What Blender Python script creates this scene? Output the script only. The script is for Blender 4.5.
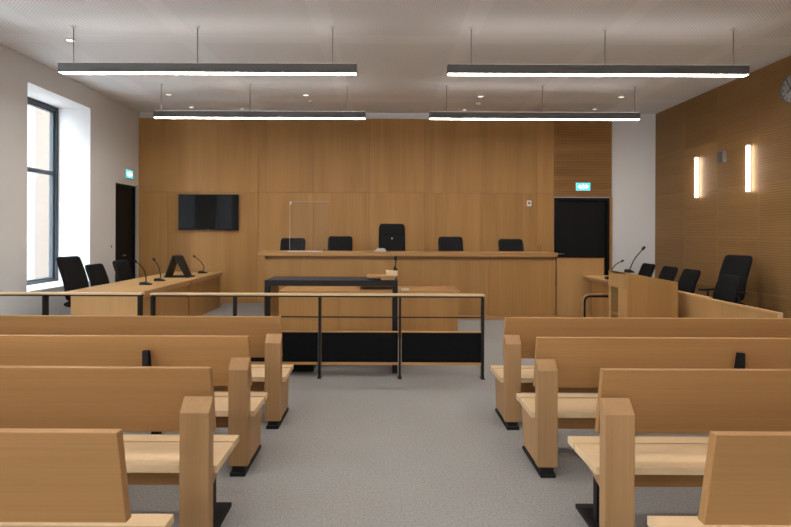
import bpy, bmesh, math, random
from mathutils import Vector, Matrix
random.seed(7)
for o in list(bpy.data.objects): bpy.data.objects.remove(o)
S = bpy.context.scene
COL = S.collection
PI = math.pi

# ------------------------------------------------------------------ camera
F = 560.0; VX, VY = 384.0, 232.0; CH = 1.6
cam = bpy.data.cameras.new('camera'); cam_o = bpy.data.objects.new('camera', cam); COL.objects.link(cam_o)
cam_o.location = (0, 0, CH); cam_o.rotation_euler = (PI/2, -.004, 0)
cam.sensor_fit = 'HORIZONTAL'; cam.sensor_width = 36.0; cam.lens = 36.0*F/791
cam.shift_x = (395.5-VX)/791; cam.shift_y = -(263.5-VY)/791
cam.clip_start = .05; cam.clip_end = 200
S.camera = cam_o

# ------------------------------------------------------------------ world, exposure
SKY = 12.5
LED = 31.0
ADDED_UPL = 2.0  # strength of the upward glow added to the pendants
w = bpy.data.worlds.new('sky'); S.world = w; w.use_nodes = True
w.node_tree.nodes['Background'].inputs[0].default_value = (.90, .95, 1.0, 1)
w.node_tree.nodes['Background'].inputs[1].default_value = SKY
vs = S.view_settings
vs.view_transform = 'Standard'; vs.look = 'None'; vs.gamma = 1; vs.use_curve_mapping = False
vs.exposure = 0.38

# room dimensions (metres, camera above x=0,y=0)
XL, XR, YB, YF, ZC = -5.51, 6.10, 12.60, -7.0, 4.28
WT = .72                                                    # depth of the window wall
WINS = [(8.64, 10.50), (4.70, 6.56), (.76, 2.62), (-3.18, -1.32)]           # left wall windows; the first is seen, the rest added for daylight
WZ0, WZ1 = .63, 3.90
ADDED_RWINS = [(-2.4, -.6)]              # unseen window added behind the pews as daylight fill
for (a, b) in ADDED_RWINS:
    L = bpy.data.lights.new('window_portal', 'AREA'); L.shape = 'RECTANGLE'; L.size = b-a; L.size_y = WZ1-WZ0
    L.cycles.is_portal = True
    lo = bpy.data.objects.new('window_portal', L); COL.objects.link(lo)
    lo.location = ((a+b)/2, YF-.24, (WZ0+WZ1)/2); lo.rotation_euler = (PI/2, 0, 0)
for (a, b) in WINS:                                         # portals only guide the sampling of the sky through the windows
    L = bpy.data.lights.new('window_portal', 'AREA'); L.shape = 'RECTANGLE'; L.size = b-a; L.size_y = WZ1-WZ0
    L.cycles.is_portal = True
    lo = bpy.data.objects.new('window_portal', L); COL.objects.link(lo)
    lo.location = (XL-WT-.02, (a+b)/2, (WZ0+WZ1)/2); lo.rotation_euler = (PI/2, 0, -PI/2)

# ------------------------------------------------------------------ materials
def new_mat(name):
    m = bpy.data.materials.new(name); m.use_nodes = True
    return m, m.node_tree.nodes, m.node_tree.links, m.node_tree.nodes['Principled BSDF']
def plain(name, col, rough=.5, metal=0, spec=.5, bump=0, bscale=200, vary=0):
    m, n, l, p = new_mat(name)
    p.inputs['Base Color'].default_value = (*col, 1); p.inputs['Roughness'].default_value = rough
    p.inputs['Metallic'].default_value = metal; p.inputs['Specular IOR Level'].default_value = spec
    if bump or vary:
        tc = n.new('ShaderNodeTexCoord'); nz = n.new('ShaderNodeTexNoise'); nz.inputs['Scale'].default_value = bscale
        l.new(tc.outputs['Object'], nz.inputs['Vector'])
        if bump:
            b = n.new('ShaderNodeBump'); b.inputs['Strength'].default_value = bump; b.inputs['Distance'].default_value = .002
            l.new(nz.outputs['Fac'], b.inputs['Height']); l.new(b.outputs['Normal'], p.inputs['Normal'])
        if vary:
            mx = n.new('ShaderNodeMix'); mx.data_type = 'RGBA'
            mx.inputs['A'].default_value = (*[c*(1-vary) for c in col], 1); mx.inputs['B'].default_value = (*[min(1, c*(1+vary)) for c in col], 1)
            l.new(nz.outputs['Fac'], mx.inputs['Factor']); l.new(mx.outputs['Result'], p.inputs['Base Color'])
    return m
def emit(name, col, s):
    m, n, l, p = new_mat(name)
    p.inputs['Base Color'].default_value = (*col, 1); p.inputs['Emission Color'].default_value = (*col, 1); p.inputs['Emission Strength'].default_value = s
    return m
def oak(name, c, axis='Z', contrast=.22, rough=.42, perf=None, fig=1.0):
    """veneer oak; axis = grain direction; perf=(plane axes, pitch) adds fine acoustic perforation away from the panel edges"""
    m, n, l, p = new_mat(name)
    tc = n.new('ShaderNodeTexCoord'); oi = n.new('ShaderNodeObjectInfo')
    mul = n.new('ShaderNodeMath'); mul.operation = 'MULTIPLY'; mul.inputs[1].default_value = 37.0
    l.new(oi.outputs['Random'], mul.inputs[0])
    add = n.new('ShaderNodeVectorMath'); add.operation = 'ADD'
    l.new(tc.outputs['Object'], add.inputs[0]); l.new(mul.outputs[0], add.inputs[1])
    def noise(scale, lo, hi, detail, dist=0):
        mp = n.new('ShaderNodeMapping'); s = [hi]*3; s['XYZ'.index(axis)] = lo
        mp.inputs['Scale'].default_value = s; l.new(add.outputs[0], mp.inputs['Vector'])
        nz = n.new('ShaderNodeTexNoise'); nz.inputs['Scale'].default_value = scale; nz.inputs['Detail'].default_value = detail
        nz.inputs['Distortion'].default_value = dist; l.new(mp.outputs[0], nz.inputs['Vector'])
        return nz.outputs['Fac']
    broad = noise(1.3*fig, .22, 3.2, 3, .6)
    fine = noise(3.0, .35, 26, 5, .2)
    mx1 = n.new('ShaderNodeMath'); mx1.operation = 'MULTIPLY_ADD'; mx1.inputs[1].default_value = .62
    sc = n.new('ShaderNodeMath'); sc.operation = 'MULTIPLY'; sc.inputs[1].default_value = .38
    l.new(fine, sc.inputs[0]); l.new(broad, mx1.inputs[0]); l.new(sc.outputs[0], mx1.inputs[2])
    mr = n.new('ShaderNodeMapRange'); mr.inputs['From Min'].default_value = .33; mr.inputs['From Max'].default_value = .67
    l.new(mx1.outputs[0], mr.inputs['Value'])
    mix = n.new('ShaderNodeMix'); mix.data_type = 'RGBA'
    d = contrast
    mix.inputs['A'].default_value = (c[0]*(1-d), c[1]*(1-d*1.1), c[2]*(1-d*1.25), 1)
    mix.inputs['B'].default_value = (min(1, c[0]*(1+d*.75)), min(1, c[1]*(1+d*.8)), min(1, c[2]*(1+d*.9)), 1)
    l.new(mr.outputs['Result'], mix.inputs['Factor'])
    # each veneer leaf has its own tone
    tone = n.new('ShaderNodeMapRange'); tone.inputs['To Min'].default_value = .93; tone.inputs['To Max'].default_value = 1.07
    l.new(oi.outputs['Random'], tone.inputs['Value'])
    hsv = n.new('ShaderNodeHueSaturation'); l.new(tone.outputs[0], hsv.inputs['Value']); l.new(mix.outputs['Result'], hsv.inputs['Color'])
    colout = hsv.outputs['Color']
    bump = n.new('ShaderNodeBump'); bump.inputs['Strength'].default_value = .08; bump.inputs['Distance'].default_value = .002
    l.new(fine, bump.inputs['Height']); l.new(bump.outputs['Normal'], p.inputs['Normal'])
    if perf:
        (ax, az), (pitch_a, pitch_z), fill = perf
        sep = n.new('ShaderNodeSeparateXYZ'); l.new(tc.outputs['Object'], sep.inputs[0])
        gen = n.new('ShaderNodeSeparateXYZ'); l.new(tc.outputs['Generated'], gen.inputs[0])
        def wave(ch, pitch, th):
            a = n.new('ShaderNodeMath'); a.operation = 'MULTIPLY'; a.inputs[1].default_value = 2*PI/pitch; l.new(sep.outputs[ch], a.inputs[0])
            s = n.new('ShaderNodeMath'); s.operation = 'SINE'; l.new(a.outputs[0], s.inputs[0])
            r = n.new('ShaderNodeMapRange'); r.interpolation_type = 'SMOOTHSTEP'; r.inputs['From Min'].default_value = th-.35; r.inputs['From Max'].default_value = th+.35
            l.new(s.outputs[0], r.inputs['Value']); return r.outputs['Result']
        def edge(ch, wd):
            a = n.new('ShaderNodeMath'); a.operation = 'SUBTRACT'; a.inputs[1].default_value = .5; l.new(gen.outputs[ch], a.inputs[0])
            b = n.new('ShaderNodeMath'); b.operation = 'ABSOLUTE'; l.new(a.outputs[0], b.inputs[0])
            c2 = n.new('ShaderNodeMath'); c2.operation = 'LESS_THAN'; c2.inputs[1].default_value = .5-wd; l.new(b.outputs[0], c2.inputs[0]); return c2.outputs[0]
        prev = None
        for f in (wave(ax, pitch_a, .1), wave(az, pitch_z, .2), edge(ax, .035), edge(az, .035)):
            if prev is None: prev = f; continue
            q = n.new('ShaderNodeMath'); q.operation = 'MULTIPLY'; l.new(prev, q.inputs[0]); l.new(f, q.inputs[1]); prev = q.outputs[0]
        k = n.new('ShaderNodeMath'); k.operation = 'MULTIPLY'; k.inputs[1].default_value = fill; l.new(prev, k.inputs[0])
        mm = n.new('ShaderNodeMix'); mm.data_type = 'RGBA'; mm.inputs['B'].default_value = (.03, .018, .008, 1)
        l.new(k.outputs[0], mm.inputs['Factor']); l.new(colout, mm.inputs['A']); colout = mm.outputs['Result']
    l.new(colout, p.inputs['Base Color']); p.inputs['Roughness'].default_value = rough; p.inputs['Specular IOR Level'].default_value = .2
    return m

M = {}
OK_WALL = (.425, .228, .080)
M['oak_wall'] = oak('oak_wall_panel', OK_WALL, 'Z', .14)
M['oak_perf_y'] = oak('oak_perforated_side', (.315, .175, .066), 'Y', .14, .5, ((1, 2), (.024, .040), .5))
M['oak_perf_x'] = oak('oak_perforated_back', (.31, .16, .055), 'X', .25, .5, ((0, 2), (.03, .06), .35))
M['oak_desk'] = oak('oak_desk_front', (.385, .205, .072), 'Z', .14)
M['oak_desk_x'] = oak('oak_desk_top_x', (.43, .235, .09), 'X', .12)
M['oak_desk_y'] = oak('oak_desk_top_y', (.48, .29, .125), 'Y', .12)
M['oak_light'] = oak('oak_lectern', (.45, .26, .105), 'Z', .10)
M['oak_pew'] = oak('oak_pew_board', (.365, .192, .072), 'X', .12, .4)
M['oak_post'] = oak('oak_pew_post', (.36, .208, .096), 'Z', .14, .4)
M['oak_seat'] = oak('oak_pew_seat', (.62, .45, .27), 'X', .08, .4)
M['plaster'] = plain('white_plaster', (.76, .765, .77), .85, bump=.15, bscale=90)
M['reveal'] = plain('white_reveal_paint', (.70, .70, .70), .8, bump=.1, bscale=90)
M['sill'] = plain('white_sill', (.78, .79, .80), .5)
M['black'] = plain('black_powder_coat', (.009, .009, .010), .6, spec=.25)
M['black_panel'] = plain('black_panel_cloth', (.006, .006, .007), .9, spec=.1, bump=.2, bscale=700)
M['fabric'] = plain('black_chair_fabric', (.012, .012, .013), .9, spec=.15, bump=.3, bscale=500, vary=.25)
M['plastic'] = plain('black_plastic', (.010, .010, .011), .5, spec=.3)
M['door'] = plain('black_door_paint', (.008, .008, .009), .55, spec=.2, bump=.1, bscale=30)
M['frame'] = plain('dark_window_frame', (.035, .05, .065), .4)
M['jamb'] = plain('grey_metal_jamb', (.45, .45, .46), .4)
M['chrome'] = plain('brushed_steel', (.55, .55, .56), .28, 1)
M['housing'] = plain('grey_light_housing', (.13, .125, .12), .45)
M['cable'] = plain('thin_steel_cable', (.16, .15, .145), .5, .3)
M['led'] = emit('led_diffuser', (1, .92, .83), LED)
M['added_up'] = emit('added_uplight', (1, .945, .89), ADDED_UPL)  # glow added on top of the pendants to lift the ceiling
M['sconce'] = emit('sconce_tube', (1, .89, .78), 12.0)
M['sconce_back'] = plain('sconce_backplate', (.35, .3, .25), .5)
M['spot'] = emit('spot_lens', (1, .95, .88), 1.2)
M['white_trim'] = plain('white_plastic', (.72, .71, .69), .5)
M['grey_plastic'] = plain('grey_plastic', (.23, .21, .19), .5)
M['sign_green'] = emit('sign_green_face', (.05, .52, .60), 1.3)
M['sign_white'] = emit('sign_white_symbol', (.85, 1, 1), 2.0)
M['screen'] = plain('tv_screen_glass', (.004, .005, .006), .06, spec=.22)
M['paper'] = plain('white_paper', (.62, .60, .57), .8)
M['paper_warm'] = plain('cream_paper', (.55, .45, .36), .8)
M['clock_face'] = plain('clock_face', (.42, .41, .40), .5)
M['ink'] = plain('black_ink', (.01, .01, .01), .5)
M['stone'] = plain('pale_stone', (.11, .118, .128), .85, bump=.3, bscale=20, vary=.1)
M['ground'] = plain('outdoor_paving', (.55, .54, .53), .9, vary=.15, bscale=6)
def glass(name, tint, gl):
    m, n, l, p = new_mat(name); out = n['Material Output']; n.remove(p)
    t = n.new('ShaderNodeBsdfTransparent'); t.inputs[0].default_value = (*tint, 1)
    g = n.new('ShaderNodeBsdfGlossy'); g.inputs['Roughness'].default_value = .02
    fr = n.new('ShaderNodeMapRange'); fr.inputs['To Min'].default_value = gl; fr.inputs['To Max'].default_value = .35; lw = n.new('ShaderNodeLayerWeight'); pw_ = n.new('ShaderNodeMath'); pw_.operation = 'POWER'; pw_.inputs[1].default_value = 4; l.new(lw.outputs['Facing'], pw_.inputs[0]); l.new(pw_.outputs[0], fr.inputs['Value'])
    mx = n.new('ShaderNodeMixShader'); l.new(fr.outputs[0], mx.inputs[0]); l.new(t.outputs[0], mx.inputs[1]); l.new(g.outputs[0], mx.inputs[2]); l.new(mx.outputs[0], out.inputs[0])
    return m
M['glass'] = glass('window_glass', (.96, .98, .99), .02)
M['acrylic'] = glass('clear_acrylic', (.965, .97, .97), .02)
def carpet():
    m, n, l, p = new_mat('grey_carpet')
    tc = n.new('ShaderNodeTexCoord')
    a = n.new('ShaderNodeTexNoise'); a.inputs['Scale'].default_value = 70; a.inputs['Detail'].default_value = 4; a.inputs['Roughness'].default_value = .75
    b = n.new('ShaderNodeTexNoise'); b.inputs['Scale'].default_value = 1.1; b.inputs['Detail'].default_value = 3
    l.new(tc.outputs['Object'], a.inputs['Vector']); l.new(tc.outputs['Object'], b.inputs['Vector'])
    r = n.new('ShaderNodeMapRange'); r.inputs['From Min'].default_value = .3; r.inputs['From Max'].default_value = .7; l.new(a.outputs['Fac'], r.inputs['Value'])
    mx = n.new('ShaderNodeMix'); mx.data_type = 'RGBA'; mx.inputs['A'].default_value = (.20, .193, .19, 1); mx.inputs['B'].default_value = (.36, .348, .338, 1)
    l.new(r.outputs[0], mx.inputs['Factor'])
    r2 = n.new('ShaderNodeMapRange'); r2.inputs['To Min'].default_value = .88; r2.inputs['To Max'].default_value = 1.10; l.new(b.outputs['Fac'], r2.inputs['Value'])
    h = n.new('ShaderNodeHueSaturation'); l.new(r2.outputs[0], h.inputs['Value']); l.new(mx.outputs['Result'], h.inputs['Color'])
    l.new(h.outputs[0], p.inputs['Base Color']); p.inputs['Roughness'].default_value = .95; p.inputs['Specular IOR Level'].default_value = .1
    bp = n.new('ShaderNodeBump'); bp.inputs['Strength'].default_value = .5; bp.inputs['Distance'].default_value = .004
    l.new(a.outputs['Fac'], bp.inputs['Height']); l.new(bp.outputs[0], p.inputs['Normal'])
    return m
M['carpet'] = carpet()
def ceiling_mat():
    m, n, l, p = new_mat('perforated_plaster_ceiling')
    tc = n.new('ShaderNodeTexCoord'); sep = n.new('ShaderNodeSeparateXYZ'); l.new(tc.outputs['Object'], sep.inputs[0])
    def M1(op, a, b=None):
        q = n.new('ShaderNodeMath'); q.operation = op
        for i, v in enumerate((a, b)):
            if v is None: continue
            if isinstance(v, (int, float)): q.inputs[i].default_value = v
            else: l.new(v, q.inputs[i])
        return q.outputs[0]
    def dots(ch, pitch):
        return M1('SINE', M1('MULTIPLY', sep.outputs[ch], 2*PI/pitch))
    d = M1('MULTIPLY', dots(0, .05), dots(1, .05))
    r = n.new('ShaderNodeMapRange'); r.inputs['From Min'].default_value = .25; r.inputs['From Max'].default_value = .6; l.new(d, r.inputs['Value'])
    def field(ch, period, off, wd):     # 1 inside a perforated field, 0 on the plain bands between the fields
        f = M1('FRACT', M1('DIVIDE', M1('ADD', sep.outputs[ch], off), period))
        return M1('LESS_THAN', M1('ABSOLUTE', M1('SUBTRACT', f, .5)), .5-wd)
    k = M1('MULTIPLY', M1('MULTIPLY', r.outputs[0], M1('MULTIPLY', field(0, 1.93, 20.1, .07), field(1, 3.6, 21.9-.9, .045))), .45)
    mx = n.new('ShaderNodeMix'); mx.data_type = 'RGBA'; mx.inputs['A'].default_value = (.85, .86, .88, 1); mx.inputs['B'].default_value = (.36, .36, .36, 1)
    l.new(k, mx.inputs['Factor']); l.new(mx.outputs['Result'], p.inputs['Base Color']); p.inputs['Roughness'].default_value = .9
    return m
M['ceiling'] = ceiling_mat()
def brick_mat():
    m, n, l, p = new_mat('buff_brick')
    tc = n.new('ShaderNodeTexCoord'); mp = n.new('ShaderNodeMapping'); mp.inputs['Rotation'].default_value = (PI/2, 0, PI/2)
    sep = n.new('ShaderNodeSeparateXYZ'); cmb = n.new('ShaderNodeCombineXYZ'); l.new(tc.outputs['Object'], sep.inputs[0])
    l.new(sep.outputs[1], cmb.inputs[0]); l.new(sep.outputs[2], cmb.inputs[1])
    b = n.new('ShaderNodeTexBrick'); b.inputs['Scale'].default_value = 1; b.inputs['Brick Width'].default_value = .24; b.inputs['Row Height'].default_value = .09
    b.inputs['Mortar Size'].default_value = .008; b.inputs['Color1'].default_value = (.078, .058, .043, 1); b.inputs['Color2'].default_value = (.070, .050, .037, 1); b.inputs['Mortar'].default_value = (.082, .069, .057, 1)
    l.new(cmb.outputs[0], b.inputs['Vector']); l.new(b.outputs['Color'], p.inputs['Base Color']); p.inputs['Roughness'].default_value = .9
    return m
M['brick'] = brick_mat()

# ------------------------------------------------------------------ mesh helpers
class MB:
    def __init__(s): s.v = []; s.f = []; s.sm = []
    def add(s, vs_, fs, smooth=False):
        k = len(s.v); s.v += [tuple(v) for v in vs_]; s.f += [tuple(i+k for i in f) for f in fs]; s.sm += [smooth]*len(fs); return s
    def box(s, x0, x1, y0, y1, z0, z1):
        if x0 > x1: x0, x1 = x1, x0
        if y0 > y1: y0, y1 = y1, y0
        return s.add([(x0,y0,z0),(x1,y0,z0),(x1,y1,z0),(x0,y1,z0),(x0,y0,z1),(x1,y0,z1),(x1,y1,z1),(x0,y1,z1)],
                     [(0,3,2,1),(4,5,6,7),(0,1,5,4),(1,2,6,5),(2,3,7,6),(3,0,4,7)])
    def prism(s, poly, axis, a, b):
        def pt(p, t):
            return {'X': (t, p[0], p[1]), 'Y': (p[0], t, p[1]), 'Z': (p[0], p[1], t)}[axis]
        n = len(poly); vs_ = [pt(p, a) for p in poly]+[pt(p, b) for p in poly]
        return s.add(vs_, [tuple(range(n))[::-1], tuple(range(n, 2*n))]+[(i, (i+1) % n, n+(i+1) % n, n+i) for i in range(n)])
    def tube(s, pts, r, n=8, cap=True):
        pts = [Vector(p) for p in pts]; rs = r if isinstance(r, (list, tuple)) else [r]*len(pts)
        vs_ = []; up = None
        for i, p in enumerate(pts):
            t = (pts[min(i+1, len(pts)-1)]-pts[max(i-1, 0)]).normalized()
            if up is None: up = Vector((0,0,1)) if abs(t.z) < .9 else Vector((1,0,0))
            a = t.cross(up)
            if a.length < 1e-4: a = t.orthogonal()
            a.normalize(); b = a.cross(t).normalized(); up = b
            for k in range(n):
                q = 2*PI*k/n; vs_.append(p+rs[i]*(math.cos(q)*a+math.sin(q)*b))
        m = len(pts); fs = [(i*n+k, i*n+(k+1) % n, (i+1)*n+(k+1) % n, (i+1)*n+k) for i in range(m-1) for k in range(n)]
        s.add(vs_, fs, True)
        if cap:
            k0 = len(s.v)-m*n; s.f.append(tuple(range(k0+n-1, k0-1, -1))); s.sm.append(False)
            s.f.append(tuple(range(k0+(m-1)*n, k0+m*n))); s.sm.append(False)
        return s
    def lathe(s, prof, c=(0,0,0), axis='Z', n=24):
        vs_ = []; m = len(prof)
        for (r, h) in prof:
            for k in range(n):
                q = 2*PI*k/n; a, b = r*math.cos(q), r*math.sin(q)
                v = {'Z': (a, b, h), 'X': (h, a, b), 'Y': (a, h, b)}[axis]
                vs_.append((v[0]+c[0], v[1]+c[1], v[2]+c[2]))
        fs = [(i*n+k, i*n+(k+1) % n, (i+1)*n+(k+1) % n, (i+1)*n+k) for i in range(m-1) for k in range(n)]
        fs += [tuple(range(n))[::-1], tuple(range((m-1)*n, m*n))]
        return s.add(vs_, fs, False)
    def build(s, name, mat, parent=None, bevel=0, seg=2, fix=True):
        me = bpy.data.meshes.new(name); me.from_pydata(s.v, [], s.f)
        me.polygons.foreach_set('use_smooth', s.sm)
        if fix:
            bm = bmesh.new(); bm.from_mesh(me); bmesh.ops.recalc_face_normals(bm, faces=bm.faces); bm.to_mesh(me); bm.free()
        me.materials.append(M[mat] if isinstance(mat, str) else mat)
        o = bpy.data.objects.new(name, me); COL.objects.link(o)
        if parent: o.parent = parent
        if bevel:
            b = o.modifiers.new('bevel', 'BEVEL'); b.width = bevel; b.segments = seg; b.limit_method = 'ANGLE'; b.angle_limit = .6
        return o
def bx(name, mat, parent, *d, bevel=0): return MB().box(*d).build(name, mat, parent, bevel)
def tag(o, label, cat, group=None):
    o['label'] = label; o['category'] = cat
    if group: o['group'] = group
    return o
def thing(name, label, cat, loc=(0,0,0), rz=0, group=None):
    o = bpy.data.objects.new(name, None); COL.objects.link(o); o.location = loc; o.rotation_euler = (0,0,rz); o.empty_display_size = .1
    return tag(o, label, cat, group)
def struct(o, label=None):
    o['kind'] = 'structure'
    if label: o['label'] = label
    return o
def copy_tree(o, parent=None):
    c = o.copy(); COL.objects.link(c); c.parent = parent
    for ch in [x for x in o.children]: copy_tree(ch, c)
    return c
def arc(c, r, a0, a1, n, plane='XZ'):
    out = []
    for i in range(n+1):
        a = a0+(a1-a0)*i/n; u, v = r*math.cos(a), r*math.sin(a)
        out.append({'XZ': (c[0]+u, c[1], c[2]+v), 'YZ': (c[0], c[1]+u, c[2]+v), 'XY': (c[0]+u, c[1]+v, c[2])}[plane])
    return out

# ------------------------------------------------------------------ the room
XO = XL-WT
struct(bx('floor', 'carpet', None, XO, XR+.15, YF-.2, YB+.3, -.15, 0), 'grey speckled carpet floor')
struct(bx('ceiling', 'ceiling', None, XO, XR+.15, YF-.2, YB+.3, ZC, ZC+.2), 'white perforated plaster ceiling with plain bands')
# left wall: piers between the windows, spandrels, lintels; door gap near the far corner
DL0, DL1, DLZ = 11.49, 12.41, 2.59
wl = MB()
ys = [YF-.2]+[v for ab in sorted(WINS) for v in ab]+[DL0]
for i in range(0, len(ys), 2): wl.box(XO, XL, ys[i], ys[i+1], 0, ZC)
for (a, b) in WINS:
    wl.box(XO, XL, a, b, 0, WZ0); wl.box(XO, XL, a, b, WZ1, ZC)
wl.box(XO, XL, DL0, DL1, DLZ, ZC); wl.box(XO, XL, DL1, YB+.2, 0, ZC)
wall_left = struct(wl.build('wall_left', 'plaster'), 'white plaster wall with deep window reveals')
wf = MB(); xs = [XL]+[v for ab in ADDED_RWINS for v in ab]+[XR]
for i in range(0, len(xs), 2): wf.box(xs[i], xs[i+1], YF-.2, YF, 0, ZC)
for (a, b) in ADDED_RWINS: wf.box(a, b, YF-.2, YF, 0, WZ0); wf.box(a, b, YF-.2, YF, WZ1, ZC)
struct(wf.build('wall_front', 'plaster'), 'white wall behind the pews with an added daylight window')
for i, (a, b) in enumerate(ADDED_RWINS):
    wr = bpy.data.objects.new('window_%d' % (i+5), None); COL.objects.link(wr); wr.location = ((a+b)/2, YF-.14, WZ0); struct(wr, 'added dark metal framed window behind the pews, unseen, for fill daylight')
    h = (b-a)/2; H = WZ1-WZ0
    MB().box(-h, -h+.07, -.05, .05, 0, H).box(h-.07, h, -.05, .05, 0, H).box(-h+.07, h-.07, -.05, .05, 0, .07).box(-h+.07, h-.07, -.05, .05, H-.07, H).box(-.03, .03, -.05, .05, .07, H-.07).build('window_frame', 'frame', wr, .005)
    for s_ in (-1, 1): bx('pane', 'glass', wr, s_*.03, s_*(h-.07), -.005, .005, .07, H-.07)
# back wall with the door gap
DR0, DR1, DRZ = 3.825, 5.06, 2.385
wb = MB()
wb.box(XL, DR0, YB, YB+.2, 0, ZC).box(DR0, DR1, YB, YB+.2, DRZ, ZC).box(DR1, XR, YB, YB+.2, 0, ZC)
wall_back = struct(wb.build('wall_back', 'plaster'), 'back wall clad in oak veneer panels')
KB = YB/F
def bxp(px): return (px-VX)*KB
zT, zM = 4.14, 2.48
up = [139, 203.5, 258.6, 313.7, 369, 424.5, 480.3, 536.5, 553.5]
lo = [139, 168, 192, 258.6, 313.7, 369, 424.5, 481, 536.5, 553.5]
J = .0025
def panel(name, mat, parent, x0, x1, z0, z1, th=.035):
    MB().box(x0+J, x1-J, YB-th, YB-.001, z0+J, z1-J).build(name, mat, parent)
for a, b in zip(up[:-1], up[1:]): panel('wall_panel', 'oak_wall', wall_back, bxp(a), bxp(b), zM, zT)
for a, b in zip(lo[:-1], lo[1:]): panel('wall_panel', 'oak_wall', wall_back, bxp(a), bxp(b), .0, zM)
panel('wall_panel', 'oak_perf_x', wall_back, bxp(553.5), bxp(611), DRZ+.02, zT)
bx('panel_edge_strip', 'oak_wall', wall_back, DR1+.004, bxp(611.5), YB-.04, YB-.001, 0, DRZ+.02)
bx('panel_backing', 'black', wall_back, XL+.001, bxp(611)-.006, YB-.006, YB-.0005, DRZ+.03, zT-.01)
bx('panel_backing', 'black', wall_back, XL+.001, DR0-.01, YB-.006, YB-.0005, .01, DRZ+.03)
# right wall, perforated oak panels on a dark backing
wall_right = struct(bx('wall_right', 'black', None, XR+.03, XR+.15, YF-.2, YB+.2, 0, ZC), 'side wall of perforated oak acoustic panels')
cols = [12.6]+[11.37-1.12*i for i in range(16)]+[YF]
rows = [0, .63, 1.5, 2.41, 3.28, 4.28]
for a, b in zip(cols[:-1], cols[1:]):
    for z0, z1 in zip(rows[:-1], rows[1:]):
        MB().box(XR, XR+.029, b+.002, a-.002, z0+.002, z1-.002).build('acoustic_panel', 'oak_perf_y', wall_right)

# ------------------------------------------------------------------ windows
for i, (a, b) in enumerate(WINS):
    wroot = bpy.data.objects.new('window_%d' % (i+1), None); COL.objects.link(wroot); wroot.location = (XO+.06, (a+b)/2, WZ0)
    struct(wroot, 'tall dark metal framed window in a deep white reveal')  # label shared by the seen window and the added ones out of view
    h = (b-a)/2; H = WZ1-WZ0
    zt = 2.66-WZ0
    f = MB()
    fw = .075
    f.box(-.06, .06, -h, -h+fw, 0, H).box(-.06, .06, h-fw, h, 0, H).box(-.06, .06, -h+fw, h-fw, 0, fw).box(-.06, .06, -h+fw, h-fw, H-fw, H)
    f.build('window_frame', 'frame', wroot, .006)
    # one tall casement below, one above the transom
    for (z0, z1) in ((fw, zt), (zt, H-fw)):
        s_ = MB(); sw = .055
        s_.box(-.035, .035, -h+fw, -h+fw+sw, z0, z1).box(-.035, .035, h-fw-sw, h-fw, z0, z1).box(-.035, .035, -h+fw+sw, h-fw-sw, z0, z0+sw*.7).box(-.035, .035, -h+fw+sw, h-fw-sw, z1-sw*.7, z1)
        sash = s_.build('sash', 'frame', wroot, .004)
        bx('pane', 'glass', sash, -.006, .006, -h+fw+sw, h-fw-sw, z0+sw*.7, z1-sw*.7)
    bx('window_sill', 'sill', wroot, .061, WT-.06+.03, -h+.002, h-.002, .0, .03, bevel=.004)
# reveal lining painted white
for (a, b) in WINS:
    lin = MB(); t = .004
    lin.box(XO+.12, XL-.001, b-t, b, WZ0+.03, WZ1-.001).box(XO+.12, XL-.001, a, a+t, WZ0+.03, WZ1-.001).box(XO+.12, XL-.001, a+t, b-t, WZ1-t, WZ1)
    lin.build('reveal_lining', 'reveal', wall_left)

# ------------------------------------------------------------------ outside the window
nb = thing('neighbour_building', 'buff brick building with pale stone strips seen through the tall window', 'building', (-11.5, 16, -1))
bx('brick_wall', 'brick', nb, -.5, 0, -14, 16, 0, 8)
for y in (-11.6, -6.2, -2.6, 1.35, 6.2, 10.2): bx('stone_pilaster', 'stone', nb, 0, .22, y, y+.75, 0, 8, bevel=.02)
bx('cornice', 'stone', nb, -.5, .35, -14, 16, 8, 8.4)
tag(bx('courtyard_ground', 'ground', None, -40, 30, -40, 40, -1.2, -1), 'pale paving of the courtyard outside the window', 'paving')['kind'] = 'structure'

# ------------------------------------------------------------------ doors
d1 = bpy.data.objects.new('door_1', None); COL.objects.link(d1); d1.location = (XL, (DL0+DL1)/2, 0); struct(d1, 'black door in the white side wall')
hw = (DL1-DL0)/2
bx('door_leaf', 'door', d1, -.10, -.055, -hw+.035, hw-.035, .006, DLZ-.035, bevel=.003)
MB().box(-.14, .004, -hw, -hw+.035, 0, DLZ).box(-.14, .004, hw-.035, hw, 0, DLZ).box(-.14, .004, -hw+.035, hw-.035, DLZ-.035, DLZ).build('door_frame', 'door', d1, .003)
bx('door_backing', 'door', d1, -.2, -.141, -hw, hw, 0, DLZ)
hd = MB().tube([(-.055, .02, 1.08), (-.005, .02, 1.08), (-.005, -.12, 1.08)], .010); hd.lathe([(.026, -.055), (.026, -.045)], (0, .02, 1.08), 'X', 16); hd.build('door_handle', 'chrome', d1)
bx('jamb_cover', 'jamb', d1, .004, .016, hw+.005, hw+.09, 0, DLZ+.03)
d2 = bpy.data.objects.new('door_2', None); COL.objects.link(d2); d2.location = ((DR0+DR1)/2, YB, 0); struct(d2, 'black double width door in the oak wall')
hw = (DR1-DR0)/2
bx('door_leaf', 'door', d2, -hw+.05, hw-.24, .07, .115, .006, DRZ-.05, bevel=.003)
bx('door_side_leaf', 'door', d2, hw-.235, hw-.05, .07, .115, .006, DRZ-.05, bevel=.003)
MB().box(-hw, -hw+.05, -.04, .16, 0, DRZ).box(hw-.05, hw, -.04, .16, 0, DRZ).box(-hw+.05, hw-.05, -.04, .16, DRZ-.05, DRZ).build('door_frame', 'door', d2, .003)
bx('door_backing', 'door', d2, -hw, hw, .161, .199, 0, DRZ)
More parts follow.
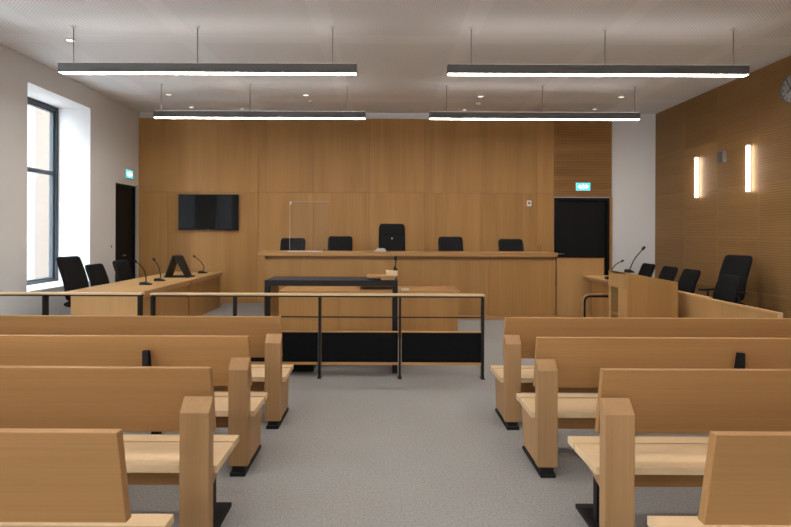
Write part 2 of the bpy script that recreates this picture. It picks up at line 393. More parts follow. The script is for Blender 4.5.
hd = MB().tube([(-hw+.10, .07, 1.12), (-hw+.10, .01, 1.12), (-hw+.24, .01, 1.12)], .010); hd.lathe([(.026, .06), (.026, .07)], (-hw+.10, 0, 1.12), 'Y', 16); hd.build('door_handle', 'chrome', d2)

# ------------------------------------------------------------------ signs, switch, thermostat, speaker
def exit_sign(loc, rz, label, wd=.31, hg=.165):
    t = thing('exit_sign', label, 'sign', loc, rz, 'lit exit signs above the doors')
    bx('casing', 'white_trim', t, -wd/2-.008, wd/2+.008, -.028, 0, -.008, hg+.008, bevel=.004)
    bx('face', 'sign_green', t, -wd/2, wd/2, -.032, -.0285, 0, hg)
    y0, y1 = -.0345, -.0325; c = hg/2
    for s in (-1, 1):
        MB().prism([(s*.03, c-.018), (s*.065, c-.018), (s*.065, c-.05), (s*.125, c), (s*.065, c+.05), (s*.065, c+.018), (s*.03, c+.018)], 'Y', y0, y1).build('arrow', 'sign_white', t)
    fig = MB(); fig.lathe([(.013, y0), (.013, y1)], (.006, 0, c+.05), 'Y', 12)
    fig.prism([(-.014, c-.002), (.012, c-.002), (.016, c+.033), (-.008, c+.033)], 'Y', y0, y1)
    fig.prism([(-.014, c-.002), (-.002, c-.002), (-.02, c-.03), (-.034, c-.06), (-.044, c-.056), (-.030, c-.025)], 'Y', y0, y1)
    fig.prism([(.0, c-.002), (.012, c-.002), (.026, c-.028), (.018, c-.06), (.008, c-.06), (.012, c-.03)], 'Y', y0, y1)
    fig.build('running_figure', 'sign_white', t)
    return t
exit_sign((4.455, YB-.036, 2.55), 0, 'green exit sign with white double arrow above the black door in the oak wall')
exit_sign((XL+.001, 12.05, 2.74), PI/2, 'green exit sign on the white wall above the side door')
t = thing('light_switch', 'small white light switch plate on the white wall beside the black door', 'switch', (XL, 11.3, 1.24))
bx('plate', 'white_trim', t, .001, .010, -.04, .04, 0, .09, bevel=.003); bx('rocker', 'grey_plastic', t, .0105, .015, -.02, .02, .022, .068, bevel=.002)
t = thing('wall_thermostat', 'small white wall control with dark square on the oak panels', 'control', (3.25, YB-.036, 2.19))
bx('plate', 'white_trim', t, -.05, .05, -.02, 0, 0, .13, bevel=.004); bx('button', 'ink', t, -.02, .02, -.024, -.0205, .05, .09)
t = thing('wall_speaker', 'grey boxed wall speaker between the two lit wall lamps', 'speaker', (XR, 10.06, 2.86))
bx('body', 'grey_plastic', t, -.07, -.001, -.09, .09, 0, .22, bevel=.008); bx('grille', 'housing', t, -.075, -.0705, -.075, .075, .015, .205)

# ------------------------------------------------------------------ wall lamps
for (y, lab) in ((10.86, 'lit vertical tube wall lamp nearer the white corner'), (9.32, 'lit vertical tube wall lamp nearer the wall clock')):
    t = thing('wall_lamp', lab, 'lamp', (XR, y, 2.30), 0, 'tube lamps on the perforated oak wall')
    MB().tube([(-.045, 0, .0), (-.045, 0, .76)], .029, 14).build('tube_light', 'sconce', t)
    for z in (-.02, .76): MB().lathe([(.028, z), (.028, z+.02)], (-.045, 0, 0), 'Z', 14).build('end_cap', 'chrome', t)
    bx('wall_plate', 'sconce_back', t, -.012, -.001, -.02, .02, -.03, .79)
    for z in (.03, .73): bx('standoff', 'sconce_back', t, -.020, -.0125, -.008, .008, z-.008, z+.008)

# ------------------------------------------------------------------ clock
t = thing('wall_clock', 'round white wall clock with black hour marks high on the oak wall', 'clock', (XR, 8.36, 3.77))
R = .21
MB().lathe([(R, -.001), (R, -.05), (R-.012, -.055), (R-.016, -.045), (R-.016, -.03), (0.001, -.03)], (0,0,0), 'X', 40).build('rim', 'grey_plastic', t)
MB().lathe([(R-.017, -.0305), (R-.017, -.034)], (0,0,0), 'X', 40).build('dial', 'clock_face', t)
for k in range(12):
    q = 2*PI*k/12; ca, sa = math.cos(q), math.sin(q); r0, r1, hw_ = R-.062, R-.028, .008
    m_ = MB(); pts = [(r0, -hw_), (r1, -hw_), (r1, hw_), (r0, hw_)]
    m_.prism([(a*sa+b*ca, a*ca-b*sa) for a, b in pts], 'X', -.0365, -.0345); m_.build('hour_mark', 'ink', t)
for (ln, wdt, ang, nm) in ((.10, .010, 2.2, 'hour_hand'), (.15, .007, .55, 'minute_hand')):
    ca, sa = math.cos(ang), math.sin(ang); pts = [(-.03, -wdt), (ln, -wdt*.7), (ln, wdt*.7), (-.03, wdt)]
    MB().prism([(a*sa+b*ca, a*ca-b*sa) for a, b in pts], 'X', -.0395, -.037).build(nm, 'ink', t)

# ------------------------------------------------------------------ television
t = thing('wall_television', 'black flat screen television hung on the oak wall', 'television', (bxp(210), YB-.036, 1.625))
W2 = .67; HH = .80
bx('wall_bracket', 'black', t, -.2, .2, -.045, 0, .2, .6)
bx('casing', 'plastic', t, -W2, W2, -.085, -.0455, 0, HH, bevel=.006)
bx('screen_panel', 'screen', t, -W2+.014, W2-.014, -.088, -.0855, .028, HH-.014)
bx('badge', 'grey_plastic', t, -.03, .03, -.087, -.0855, .008, .018)

# ------------------------------------------------------------------ pendant lights
def pendant(x0, x1, y, cx, label):
    t = thing('linear_pendant_light', label, 'light', ((x0+x1)/2, y, 3.662), 0, 'linear pendant lights')
    h = (x1-x0)/2; mid = (x0+x1)/2
    MB().box(-h, h, 0, .11, .003, .122).build('housing', 'housing', t, .004)
    bx('diffuser', 'led', t, -h+.012, h-.012, .008, .100, .0, .0029)
    bx('added_uplight_strip', 'added_up', t, -h+.012, h-.012, .012, .098, .1225, .125)  # unseen glowing strip, added to brighten the ceiling
    for c in cx: MB().tube([(c-mid, .055, .125), (c-mid, .055, ZC-3.662-.012)], .006, 6).build('suspension_cable', 'cable', t)
    for c in cx: MB().lathe([(.03, ZC-3.662-.02), (.03, ZC-3.662)], (c-mid, .055, 0), 'Z', 12).build('ceiling_cup', 'white_trim', t)
pl = [(7.27, 'nearer row'), (10.15, 'row by the oak wall'), (4.39, 'added unseen row over the front pews'), (1.51, 'added unseen row over the rear pews'), (-1.37, 'added unseen row behind the pews'), (-4.25, 'added unseen row at the back of the room')]  # first two rows are seen, the others are added to brighten the room
for y, wh in pl:
    a, b, c, d = (-4.19, -.345, .816, 4.64) if y == 10.15 else (-4.245, -.363, .818, 4.74)
    pendant(a, b, y, (-4.07, -2.45, -.68), 'long grey linear pendant light on the window side, ' + wh)
    pendant(c, d, y, (1.13, 2.88, 4.56), 'long grey linear pendant light on the clock side, ' + wh)
# small round ceiling fittings
def fitting(x, y, label, r=.055, lit=True):
    t = thing('ceiling_spotlight', label, 'spotlight', (x, y, ZC), 0, 'small round ceiling spotlights')
    MB().lathe([(r*.78, -.001), (r*.80, -.016), (r, -.014), (r, -.001)], n=20).build('trim_ring', 'white_trim', t)
    MB().lathe([(r*.77, -.001), (r*.77, -.008)], n=20).build('lens', 'spot' if lit else 'white_trim', t)
fs = [(-4.41, 7.86, 'small round ceiling spotlight nearest the window, above the nearer pendant', .075), (-4.22, 10.95, 'small round ceiling spotlight above the far pendant by the window', .06),
      (-4.16, 12.05, 'small round ceiling spotlight in the corner beside the window wall', .06), (-1.54, 10.95, 'small round ceiling spotlight left of the middle, before the oak wall', .07),
      (1.89, 11.0, 'small round ceiling spotlight right of the middle, before the oak wall', .07), (4.65, 11.0, 'small round ceiling spotlight above the lit exit sign side', .07),
      (1.74, 12.2, 'small round ceiling spotlight close to the oak wall right of the middle', .055), (4.54, 12.1, 'small round ceiling spotlight close to the oak wall above the door', .055),
      (-3.1, 12.2, 'small round ceiling spotlight close to the oak wall above the television', .055)]
for x, y, lab, r in fs: fitting(x, y, lab, r)
for (x, y, lab) in ((-1.5, 11.45, 'small domed smoke detector on the ceiling left of the middle'), (1.95, 11.6, 'small domed smoke detector on the ceiling right of the middle')):
    t = thing('smoke_detector', lab, 'detector', (x, y, ZC), 0, 'smoke detectors')
    MB().lathe([(.055, -.001), (.055, -.02), (.045, -.035), (.02, -.042)], n=18).build('body', 'white_trim', t); MB().lathe([(.012, -.042), (.010, -.05)], n=10).build('sensor_tip', 'grey_plastic', t)

# ------------------------------------------------------------------ office chairs
def rounded_slab(w_, h_, t_, nx=10, nz=12, curve=.03, lumbar=.02, pw=6):
    """upholstered pad standing in XZ, thickness along Y, front is -Y"""
    m = MB(); vs_ = []; N = (nx+1)*(nz+1)
    for side in (-1, 1):
        for j in range(nz+1):
            for i in range(nx+1):
                u = -1+2*i/nx; v = -1+2*j/nz
                u = math.sin(u*PI/2)*.35+u*.65; v = math.sin(v*PI/2)*.35+v*.65
                k = (max(0, 1-abs(u)**pw)**.5)*(max(0, 1-abs(v)**pw)**.5)
                x = u*w_/2*(1-.10*abs(v)**10); z = v*h_/2*(1-.06*abs(u)**10)
                y = side*t_/2*(.25+.75*k) - curve*u*u + (-lumbar*math.cos((v+.35)*1.9))
                vs_.append((x, y, z))
    fs = []
    def idx(s, i, j): return s*N+j*(nx+1)+i
    for j in range(nz):
        for i in range(nx):
            fs.append((idx(0,i,j), idx(0,i+1,j), idx(0,i+1,j+1), idx(0,i,j+1)))
            fs.append((idx(1,i,j), idx(1,i,j+1), idx(1,i+1,j+1), idx(1,i+1,j)))
    for i in range(nx):
        fs.append((idx(0,i,0), idx(1,i,0), idx(1,i+1,0), idx(0,i+1,0))); fs.append((idx(0,i,nz), idx(0,i+1,nz), idx(1,i+1,nz), idx(1,i,nz)))
    for j in range(nz):
        fs.append((idx(0,0,j), idx(0,0,j+1), idx(1,0,j+1), idx(1,0,j))); fs.append((idx(0,nx,j), idx(1,nx,j), idx(1,nx,j+1), idx(0,nx,j+1)))
    return m.add(vs_, fs, True)
def xform(m, mat): m.v = [tuple(mat @ Vector(v)) for v in m.v]; return m
def office_chair(label, loc, rz, top=1.0, w_=.50, arms=True, high=False, group='black office chairs', pad=False):
    t = thing('office_chair', label, 'chair', loc, rz, group)
    base = .53; hh = (top-base); rake = math.radians(14 if not high else 12)
    def backpose(m, zc):
        return xform(m, Matrix.Translation((0, .20, base)) @ Matrix.Rotation(-rake, 4, 'X') @ Matrix.Translation((0, 0, zc)))
    H = hh/math.cos(rake)
    back = backpose(rounded_slab(w_, H, .075, lumbar=.02 if not high else .03), H/2).build('backrest', 'fabric', t)
    if pad:
        hb = backpose(xform(rounded_slab(w_*.94, H*.30, .05, 10, 6, .03, .0), Matrix.Translation((0, -.035, 0))), H*.83).build('headrest_pad', 'fabric', back)
        bt = backpose(MB().lathe([(.014, -.075), (.016, -.06)], axis='Y', n=12), H*.60).build('tuft_button', 'chrome', back)
    backpose(MB().box(-.10, .10, .03, .055, -.06, H*.45), 0).build('back_shell', 'plastic', t, .01)
    seat = rounded_slab(w_+.0, .50, .09, curve=0, lumbar=0)
    xform(seat, Matrix.Translation((0, -.02, .475)) @ Matrix.Rotation(PI/2, 4, 'X')).build('seat', 'fabric', t)
    bx('seat_mechanism', 'plastic', t, -.10, .10, -.12, .20, .375, .44, bevel=.01)
    MB().tube([(0, .19, .41), (0, .25, .45), (0, .262, .60)], .022, 8).build('back_bracket', 'plastic', t)
    MB().tube([(0,0,.10), (0,0,.24), (0,0,.241), (0,0,.38)], [.030,.030,.018,.018], 12).build('gas_column', 'plastic', t)
    b = MB()
    for k in range(5):
        q = 2*PI*k/5+.3; c, s_ = math.cos(q), math.sin(q)
        b.tube([(0,0,.105), (.15*c,.15*s_,.10), (.29*c,.29*s_,.075)], [.032,.025,.018], 8)
    b.build('star_base', 'plastic', t)
    for k in range(5):
        q = 2*PI*k/5+.3; c, s_ = math.cos(q), math.sin(q); p = Vector((.29*c,.29*s_,.03)); a = Vector((-s_, c, 0))
        MB().tube([p-a*.022, p+a*.022], .030, 12).tube([p+Vector((0,0,.02)), p+Vector((0,0,.06))], .008, 6).build('caster', 'plastic', t)
    if arms:
        for s_ in (-1, 1):
            x = s_*(w_/2+.035)
            MB().tube([(s_*.10, .02, .42), (x, .02, .42), (x, .03, .46), (x, .03, .655)], .016, 8).build('arm_support', 'plastic', t)
            MB().box(x-.04, x+.04, -.14, .13, .655, .69).build('armrest', 'plastic', t, .014, 3)
    return t
DZ = .45
# judges
JY = 11.45
kj = JY/F
for px, pt, hi, lab in ((292.5, 238.5, False, 'black mid back chair at the judges bench behind the clear screen'), (340, 236.5, False, 'black mid back chair at the judges bench between clear screen and tall chair'),
                     (392, 223.5, True, 'tall black padded chair in the middle of the judges bench'), (451, 236.5, False, 'black mid back chair at the judges bench just right of the tall chair'),
                     (511.5, 238.5, False, 'black mid back chair at the judges bench nearest the black door')):
    office_chair(lab, ((px-VX)*kj, JY-.2, DZ), 0, 1.6+(VY-pt)*kj-DZ, .545 if hi else .51, arms=hi, high=hi, group='chairs behind the judges bench', pad=hi)
# left party (they face +X)
office_chair('tall black office chair nearest the window on the window side', (-4.62, 8.72, 0), math.radians(80), 1.20, .52, True, True, 'chairs at the window side desks')
office_chair('black office chair, middle of the three at the window side desks', (-4.67, 9.58, 0), math.radians(84), 1.03, .50, True, False, 'chairs at the window side desks')
office_chair('black office chair before the black side door', (-4.65, 10.50, 0), math.radians(84), 1.05, .50, True, False, 'chairs at the window side desks')
# right party (they face -X)
for x, y, lab in ((5.13, 11.45, 'black office chair against the white corner, furthest along the desk'), (5.06, 10.45, 'black office chair second from the white corner'),
                  (5.03, 9.66, 'black office chair third from the white corner'), (4.86, 8.30, 'black office chair in front of the tall armchair')):
    office_chair(lab, (x, y, 0), math.radians(-88), .975, .50, False, False, 'chairs along the oak wall desk')
office_chair('tall black office chair with armrests against the perforated oak wall', (5.42, 8.98, 0), math.radians(-74), 1.25, .52, True, True, 'chairs along the oak wall desk')

# ------------------------------------------------------------------ judges bench on its dais
struct(bx('dais_platform', 'carpet', None, -2.15, 3.7, 10.55, YB-.04, .0, DZ), 'carpeted raised platform behind the judges bench')
BY = 10.30; kb = BY/F
t = thing('judges_bench', 'long raised oak judges bench with overhanging top', 'bench', (0, BY, 0))
xl, xr = (258-VX)*kb, (556.3-VX)*kb; pl_ = (263.5-VX)*kb
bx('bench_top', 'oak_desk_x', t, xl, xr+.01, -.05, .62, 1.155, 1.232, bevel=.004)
bx('shadow_gap', 'oak_desk_x', t, pl_+.03, xr-.03, .14, .18, 1.02, 1.154)
sx = [pl_, (302-VX)*kb, (364-VX)*kb, (426-VX)*kb, (489-VX)*kb, xr]
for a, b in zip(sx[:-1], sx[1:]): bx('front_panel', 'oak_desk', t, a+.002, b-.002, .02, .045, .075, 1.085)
bx('panel_backing', 'oak_desk', t, pl_+.004, xr-.004, .0455, .058, .08, 1.075)
bx('plinth', 'oak_desk_x', t, pl_-.01, xr, .0, .055, 0, .073)
bx('side_panel', 'oak_desk', t, pl_, pl_+.03, .059, .58, 0, 1.154)
bx('side_panel', 'oak_desk', t, xr-.03, xr, .059, .58, 0, 1.154)
tag_w = thing('side_screen', 'oak side screen at the end of the judges bench before the black door', 'screen', (0, BY, 0))
bx('screen_panel', 'oak_light', tag_w, xr+.02, (604.5-VX)*kb, .02, .05, .05, 1.12)
bx('cap', 'oak_desk_x', tag_w, xr+.02, (605-VX)*kb, .012, .056, 1.1205, 1.135)
bx('return_panel', 'oak_desk', tag_w, (604.5-VX)*kb-.03, (604.5-VX)*kb, .0505, .5, .05, 1.12)
bx('plinth', 'oak_desk_x', tag_w, xr+.02, (604.5-VX)*kb, .0, .06, 0, .049)
tag(bx('door_stop_block', 'black', None, (588-VX)*kb, (596-VX)*kb, BY+.02, BY+.05, 1.136, 1.15), 'tiny black block lying on the oak side screen', 'block')
# things on the bench
ZT = 1.233
def stack(name, label, cat, x, y, z, sheets, group=None, rz=0):
    t = thing(name, label, cat, (x, y, z), rz, group); zz = 0
    for (w_, d_, h_, dx, m_) in sheets:
        bx('sheet_bundle', m_, t, -w_/2+dx, w_/2+dx, -d_/2, d_/2, zz, zz+h_); zz += h_+.0005
    return t
stack('paper_stack', 'small stack of pale papers before the tall chair', 'papers', (380.5-VX)*kb, BY+.07, ZT, [(.26, .2, .016, -.02, 'paper_warm'), (.20, .19, .018, .0, 'paper_warm'), (.16, .18, .018, .01, 'paper'), (.13, .17, .012, .0, 'paper_warm')])
stack('paper_sheet', 'flat white papers at the foot of the clear screen', 'papers', (305-VX)*kb, BY+.03, ZT, [(.62, .14, .010, 0, 'paper')])
t = thing('clear_screen', 'clear acrylic screen standing on the judges bench', 'screen', ((308-VX)*kb, BY+.22, ZT))
bx('sheet', 'acrylic', t, -.37, .37, -.003, .003, .0, .93)
for s_ in (-1, 1): bx('foot', 'acrylic', t, s_*.28-.004, s_*.28+.004, -.10, .10, 0.0, .05)
M['acrylic_edge'] = plain('frosted_acrylic_edge', (.55, .55, .54), .4)
bx('polished_edge', 'acrylic_edge', t, -.3745, -.3705, -.003, .003, 0, .93); bx('polished_edge', 'acrylic_edge', t, -.37, .37, -.003, .003, .9305, .9335)
bx('edge_clip', 'chrome', t, -.372, -.345, -.006, .006, .88, .932)
t = thing('water_glass', 'clear drinking glass on the judges bench near the black door', 'glass', ((543-VX)*kb, BY+.25, ZT))
MB().lathe([(.028, 0), (.036, .13), (.034, .13), (.026, .006)], n=20).build('bowl', 'acrylic', t)
def microphone(label, loc, pts, head, basedim=(.05, .09), group='gooseneck microphones', rz=0):
    t = thing('gooseneck_microphone', label, 'microphone', loc, rz, group)
    a, b = basedim
    m_ = MB(); m_.prism([(-b, 0), (b, 0), (b*.9, .018), (-b*.2, .045), (-b*.9, .045)], 'Y', -a, a); m_.build('base', 'plastic', t, .006)
    bx('button', 'grey_plastic', t, b*.2, b*.5, -.012, .012, .0335, .040)
    # smooth the stem through the points
    P = [Vector(p) for p in pts]; out = []
    for i in range(len(P)-1):
        p0, p1, p2, p3 = P[max(i-1,0)], P[i], P[i+1], P[min(i+2, len(P)-1)]
        for k in range(6):
            u = k/6; out.append(.5*((2*p1)+(p2-p0)*u+(2*p0-5*p1+4*p2-p3)*u*u+(3*p1-p0-3*p2+p3)*u**3))
    out.append(P[-1])
    MB().tube(out, .0075, 8).build('gooseneck', 'plastic', t)
    dv = (P[-1]-P[-2]).normalized(); MB().tube([P[-1]-dv*.005, P[-1]+dv*.01, P[-1]+dv*(head-.012), P[-1]+dv*head], [.012, .018, .018, .008], 10).build('head', 'plastic', t)
    return t

# ------------------------------------------------------------------ clerk desk in front of the bench
t = thing('clerk_desk', 'low oak clerk desk below the judges bench', 'desk', (0, 8.3, 0))
bx('desk_top', 'oak_desk_x', t, -1.55, 1.13, -.03, .70, .70, .73, bevel=.003)
for a, b in zip((-1.52, -.64, .24), (-.64, .24, 1.10)): bx('front_panel', 'oak_desk', t, a+.002, b-.002, .0, .022, .03, .699)
for x in (-1.52, 1.07): bx('side_panel', 'oak_desk', t, x, x+.03, .023, .66, 0, .699)
stack('paper_sheet', 'small white paper lying on the clerk desk', 'papers', .32, 8.42, .731, [(.11, .15, .02, 0, 'paper')])

# ------------------------------------------------------------------ black standing table
TY = 6.34; kt = TY/F
t = thing('standing_table', 'tall black metal table behind the rail', 'table', (0, TY, 0))
x0, x1 = (264.7-VX)*kt, (398-VX)*kt
bx('table_top', 'black', t, x0, x1, 0, .55, .985, 1.05, bevel=.004)
for x, s_ in ((x0, 1), (x1, -1)):
    bx('leg_frame', 'black', t, x, x+s_*.06, 0, .05, .0, .984, bevel=.003)
    bx('side_infill', 'oak_desk', t, x+s_*.02, x+s_*.06, .051, .549, .0, .984)
bx('table_shelf', 'oak_desk_x', t, (359-VX)*kt, x1-.061, .06, .45, .915, .94)
tag(bx('floor_box', 'black', None, -1.25, -.80, TY+.05, TY+.40, 0, .16, bevel=.01), 'low black box on the carpet beneath the standing table', 'box')
t = thing('reading_stand', 'small pale wooden reading stand on the end of the black table', 'stand', (-.015, TY+.16, 1.051))
bx('plank', 'oak_desk_x', t, -.18, .15, -.1, .1, .026, .05, bevel=.003); bx('block', 'oak_seat', t, .04, .17, -.12, .09, .051, .105, bevel=.004)
bx('foot', 'oak_desk_x', t, -.02, .14, -.08, .08, 0, .0255)

m_ = microphone('slim gooseneck microphone standing on the wooden reading stand', (.135, TY+.15, 1.157), [(0,0,.01), (.0,0,.06), (.004,0,.10), (.002, 0, .12)], .05, (.02, .025))

# ------------------------------------------------------------------ rails
RY = 6.14; kr = RY/F
def rail(name, label, xs, ends, panels, mid):
    t = thing(name, label, 'railing', (0, RY, 0), 0, 'oak topped rails across the room')
    bx('top_rail', 'oak_seat', t, ends[0], ends[1], -.045, .055, .903, .923, bevel=.003)
    bx('under_bar', 'black', t, ends[0]+.01, ends[1]-.01, -.03, .04, .886, .9025)
    for x in xs:
        bx('post', 'black', t, x-.012, x+.012, -.04, .045, .008, .8855)
        bx('post_foot', 'black', t, x-.022, x+.022, -.055, .06, 0, .0075)
    if mid: bx('mid_bar', 'black', t, xs[0], xs[-1], -.006, .006, .660, .672)
    for a, b in panels:
        p = bx('infill_panel', 'black_panel', t, a+.02, b-.02, -.012, .012, .175, .500)
        bx('panel_cap', 'oak_desk_x', p, a+.018, b-.018, -.018, .018, .5005, .512)
        bx('panel_base', 'oak_desk_x', p, a+.018, b-.018, -.022, .022, .148, .1745)
    return t
xs = [-2.53, -1.63, -.70, .178, 1.085]
rail('barrier_rail', 'oak topped rail with black infill panels in front of the black table', xs, (-2.545, 1.10), list(zip(xs[:-1], xs[1:])), True)
xs = [-4.75, -3.71, -2.67]
rail('barrier_rail', 'plain oak topped rail with black posts beside the window side desk', xs, (-5.2, -2.64), [], False)

# ------------------------------------------------------------------ left desks
XD = -3.40
for (y0, y1, lab) in ((7.90, 9.95, 'oak desk on the window side, nearest the rail'), (9.96, 11.90, 'oak desk on the window side, nearest the television')):
    t = thing('party_desk', lab, 'desk', (XD, y0, 0), 0, 'oak desks on the window side'); ln = y1-y0
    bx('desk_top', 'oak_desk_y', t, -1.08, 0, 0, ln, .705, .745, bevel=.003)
    n = 2
    for k in range(n): bx('front_panel', 'oak_desk', t, -.09, -.065, .03+k*(ln-.06)/n+.002, .03+(k+1)*(ln-.06)/n-.002, .0, .704)
    for y in (.03, ln-.06): bx('end_panel', 'oak_light', t, -1.03, -.092, y, y+.03, 0, .704)
    bx('edge_rail', 'oak_desk_y', t, -.062, -.03, .03, ln-.03, .655, .704)
ZD = .746
def at(px, y): return (px-VX)*y/F
microphone('gooseneck microphone on the window side desk, nearest the window', (at(146, 8.9), 8.9, ZD), [(0,0,.02), (.0,0,.12), (-.045,0,.26), (-.15,0,.36)], .05, rz=0)
microphone('gooseneck microphone on the window side desk beside the tent shaped monitor', (at(160, 9.6), 9.6, ZD), [(0,0,.02), (.01,0,.12), (-.03,0,.26), (-.09,0,.35)], .05)
microphone('gooseneck microphone at the end of the window side desk below the television', (at(203, 11.4), 11.4, ZD), [(0,0,.02), (.02,0,.13), (-.05,0,.24), (-.16,0,.33)], .05)
t = thing('tent_monitor', 'black monitor on an A shaped stand on the window side desk', 'monitor', (at(178, 10.4), 10.45, ZD), math.radians(0))
MB().prism([(-.20, .03), (-.165, .02), (-.035, .40), (-.065, .41)], 'Y', -.16, .16).build('screen_panel', 'plastic', t, .006)
MB().prism([(.20, .02), (.16, .02), (-.052, .39), (-.02, .405), (.03, .39)], 'Y', -.14, .14).build('rear_support', 'plastic', t, .006)
bx('base', 'plastic', t, -.22, .25, -.16, .16, 0, .022, bevel=.006)

# ------------------------------------------------------------------ right lectern and desks
LY0, LY1 = 7.50, 8.07; x0, x1 = 3.24, 3.94; zl, zr = 1.07, .945
t = thing('lectern', 'pale oak lectern with sloping top and open front', 'lectern', (0, 0, 0))
def zat(x): return zl+(zr-zl)*(x-x0)/(x1-x0)
for y in (LY0, LY1-.03): MB().prism([(x0+.03, 0), (x1, 0), (x1, zr), (x0+.03, zat(x0+.03))], 'Y', y, y+.03).build('side_panel', 'oak_desk' if y == LY0 else 'oak_light', t, .002)
MB().prism([(x0, zat(x0)-.03), (x1-.03, zat(x1-.03)-.03), (x1-.03, zat(x1-.03)-.004), (x0, zat(x0)-.004)], 'Y', LY0+.031, LY1-.031).build('top_board', 'oak_light', t)
bx('front_rail', 'oak_light', t, x0, x0+.029, LY0, LY1, .84, 1.062)
bx('front_stile', 'oak_light', t, x0, x0+.029, LY0, LY0+.24, 0, .839); bx('front_stile', 'oak_light', t, x0, x0+.029, LY1-.06, LY1, 0, .839)
bx('inner_back', 'oak_desk', t, x1-.06, x1-.031, LY0+.031, LY1-.031, 0, .90); bx('inner_shelf', 'oak_desk_x', t, x0+.03, x1-.061, LY0+.031, LY1-.031, .45, .475)
microphone('long gooseneck microphone on the pale oak lectern', (at(629.5, 7.82), 7.82, 1.047), [(0,0,.02), (.02,0,.08), (.08,0,.20), (.18,0,.32)], .06, (.05, .055))
t = thing('long_desk', 'long oak desk front running along the perforated oak wall', 'desk', (4.10, 0, 0), 0, 'oak desks on the clock side')
ys = [5.82, 6.8, 7.8, 8.8]
for a, b in zip(ys[:-1], ys[1:]): bx('front_panel', 'oak_light', t, 0, .03, a+.002, b-.002, 0, .755)
bx('cap', 'oak_desk_y', t, -.012, .035, 5.82, 7.15, .756, .78, bevel=.003); bx('cap', 'oak_desk_y', t, -.012, .10, 7.151, 8.8, .756, .785, bevel=.003)
bx('end_trim', 'oak_seat', t, -.006, .036, 5.80, 5.8195, 0, .78)
bx('desk_top', 'oak_desk_y', t, .031, .42, 6.7, 8.8, .66, .69); bx('inner_support', 'oak_desk', t, .031, .40, 6.72, 6.75, 0, .659); bx('inner_support', 'oak_desk', t, .031, .40, 8.75, 8.78, 0, .659)
t = thing('far_desk', 'oak desk end showing behind the lectern before the side screen', 'desk', (3.64, 8.85, 0), 0, 'oak desks on the clock side')
bx('desk_top', 'oak_desk_y', t, 0, .80, 0, 1.42, .785, .822, bevel=.003)
bx('front_panel', 'oak_desk', t, .16, .185, .03, 1.38, 0, .784); bx('edge_rail', 'oak_desk_y', t, .10, .158, .03, 1.38, .73, .784)
for y in (.03, 1.36): bx('end_panel', 'oak_light', t, .186, .78, y, y+.03, 0, .784)
microphone('slender gooseneck microphone on the far desk behind the lectern', (at(611, 9.4), 9.4, .823), [(0,0,.02), (.02,0,.16), (.09,0,.25), (.18,0,.30)], .04)
t = thing('tube_handrail', 'low black tube handrail with rounded corner left of the lectern', 'handrail', (at(585, 8.6), 8.6, 0))
zz = 1.6-63.5*8.6/F
MB().tube([(0,0,.0), (0,0,zz-.08)]+arc((.08,0,zz-.08), .08, PI, PI/2, 5)+[(.36,0,zz)], .017, 8).build('tube', 'black', t)
MB().tube([(-.035,0,.0), (-.035,0,zz-.09)]+arc((.075,0,zz-.08), .11, PI, PI/2, 5)+[(.36,0,zz+.03)], .012, 8).build('oak_edge', 'oak_light', t)

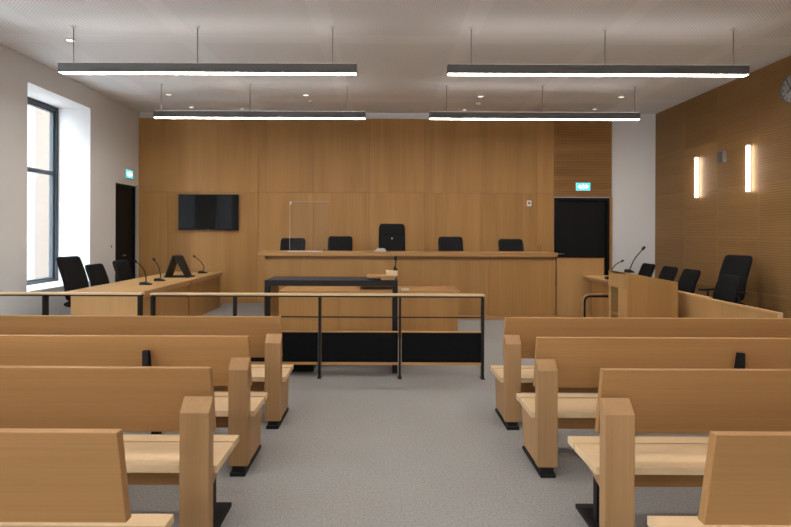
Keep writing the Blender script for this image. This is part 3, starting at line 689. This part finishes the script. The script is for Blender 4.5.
# ------------------------------------------------------------------ pews
def pew(s, row, xe, y, L, label):
    """s=-1 window side, +1 clock side; u runs from the aisle end into the row"""
    t = thing('pew', label, 'pew', (xe, y, 0), 0, 'oak pews')
    def ub(name, mat, u0, u1, y0, y1, z0, z1, bevel=0, par=None): return bx(name, mat, par or t, s*u0, s*u1, y0, y1, z0, z1, bevel=bevel)
    def pr(name, mat, poly, u0, u1, bevel=0, par=None):
        return MB().prism(poly, 'X', min(s*u0, s*u1), max(s*u0, s*u1)).build(name, mat, par or t, bevel)
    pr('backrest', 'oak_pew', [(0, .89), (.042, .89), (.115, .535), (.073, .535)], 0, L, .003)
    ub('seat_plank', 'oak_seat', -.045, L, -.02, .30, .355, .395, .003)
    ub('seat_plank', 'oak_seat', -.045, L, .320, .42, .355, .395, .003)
    ub('under_seat_beam', 'oak_pew', .10, L-.1, .10, .14, .24, .354)
    ends = [(-.028, .122) if row == 3 else (-.022, .108)] + [(L-.15, L)]
    for u0, u1 in ends:
        if row < 4:
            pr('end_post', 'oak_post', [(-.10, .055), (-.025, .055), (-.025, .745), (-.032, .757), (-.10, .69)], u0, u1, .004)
        f = ub('foot', 'black', u0+.01, u1-.02, -.13, .36, 0, .025, .003)
        if row < 4: ub('foot_riser', 'black', u0+.02, u1-.03, -.105, -.02, .0255, .0545, 0, f)
        if row < 3:
            pr('seat_support', 'oak_post', [(-.024, .055), (.30, .055), (.36, .354), (-.024, .354)], u0+.005, u0+.035, .002)
        else:
            pr('seat_support', 'oak_post', [(-.024, .27), (.10, .30), (.33, .354), (-.024, .354)], u0+.015, u0+.04, .002)
            pr('support_leg', 'black', [(.14, .0255), (.19, .0255), (.19, .354), (.14, .354)], u0+.05, u0+.09)
    for u in ((.69, 2.3) if s < 0 else (1.37, 2.7)):
        f = ub('mid_leg', 'black', u-.027, u+.027, .15, .20, 0, .354)
        ub('mid_foot', 'black', u-.03, u+.03, -.1, .36, 0, .02, 0, f)
        if row == 2: pr('back_bracket', 'black', [(-.02, .396), (.075, .396), (.075, .534), (.016, .795), (-.02, .795)], u-.02, u+.02, .003)
        else: pr('back_bracket', 'black', [(.12, .3955), (.14, .3955), (.15, .47), (.085, .76), (.07, .76)], u-.02, u+.02)
    return t
rows_y = [(1, 4.66), (2, 3.78), (3, 2.90), (4, 1.97)]
where = {1: 'frontmost by the rail', 2: 'second from the rail, black bracket on its back', 3: 'third from the rail', 4: 'rearmost and nearest the viewer'}
for (r, y), xl_, xr_ in zip(rows_y, (-.86, -.912, -.898, -.936), (1.015, 1.04, 1.138, 1.172)):
    pew(-1, r, xl_, y, 3.5, 'oak pew left of the aisle, ' + where[r])
    pew(1, r, xr_, y, 3.5, 'oak pew right of the aisle, ' + where[r])
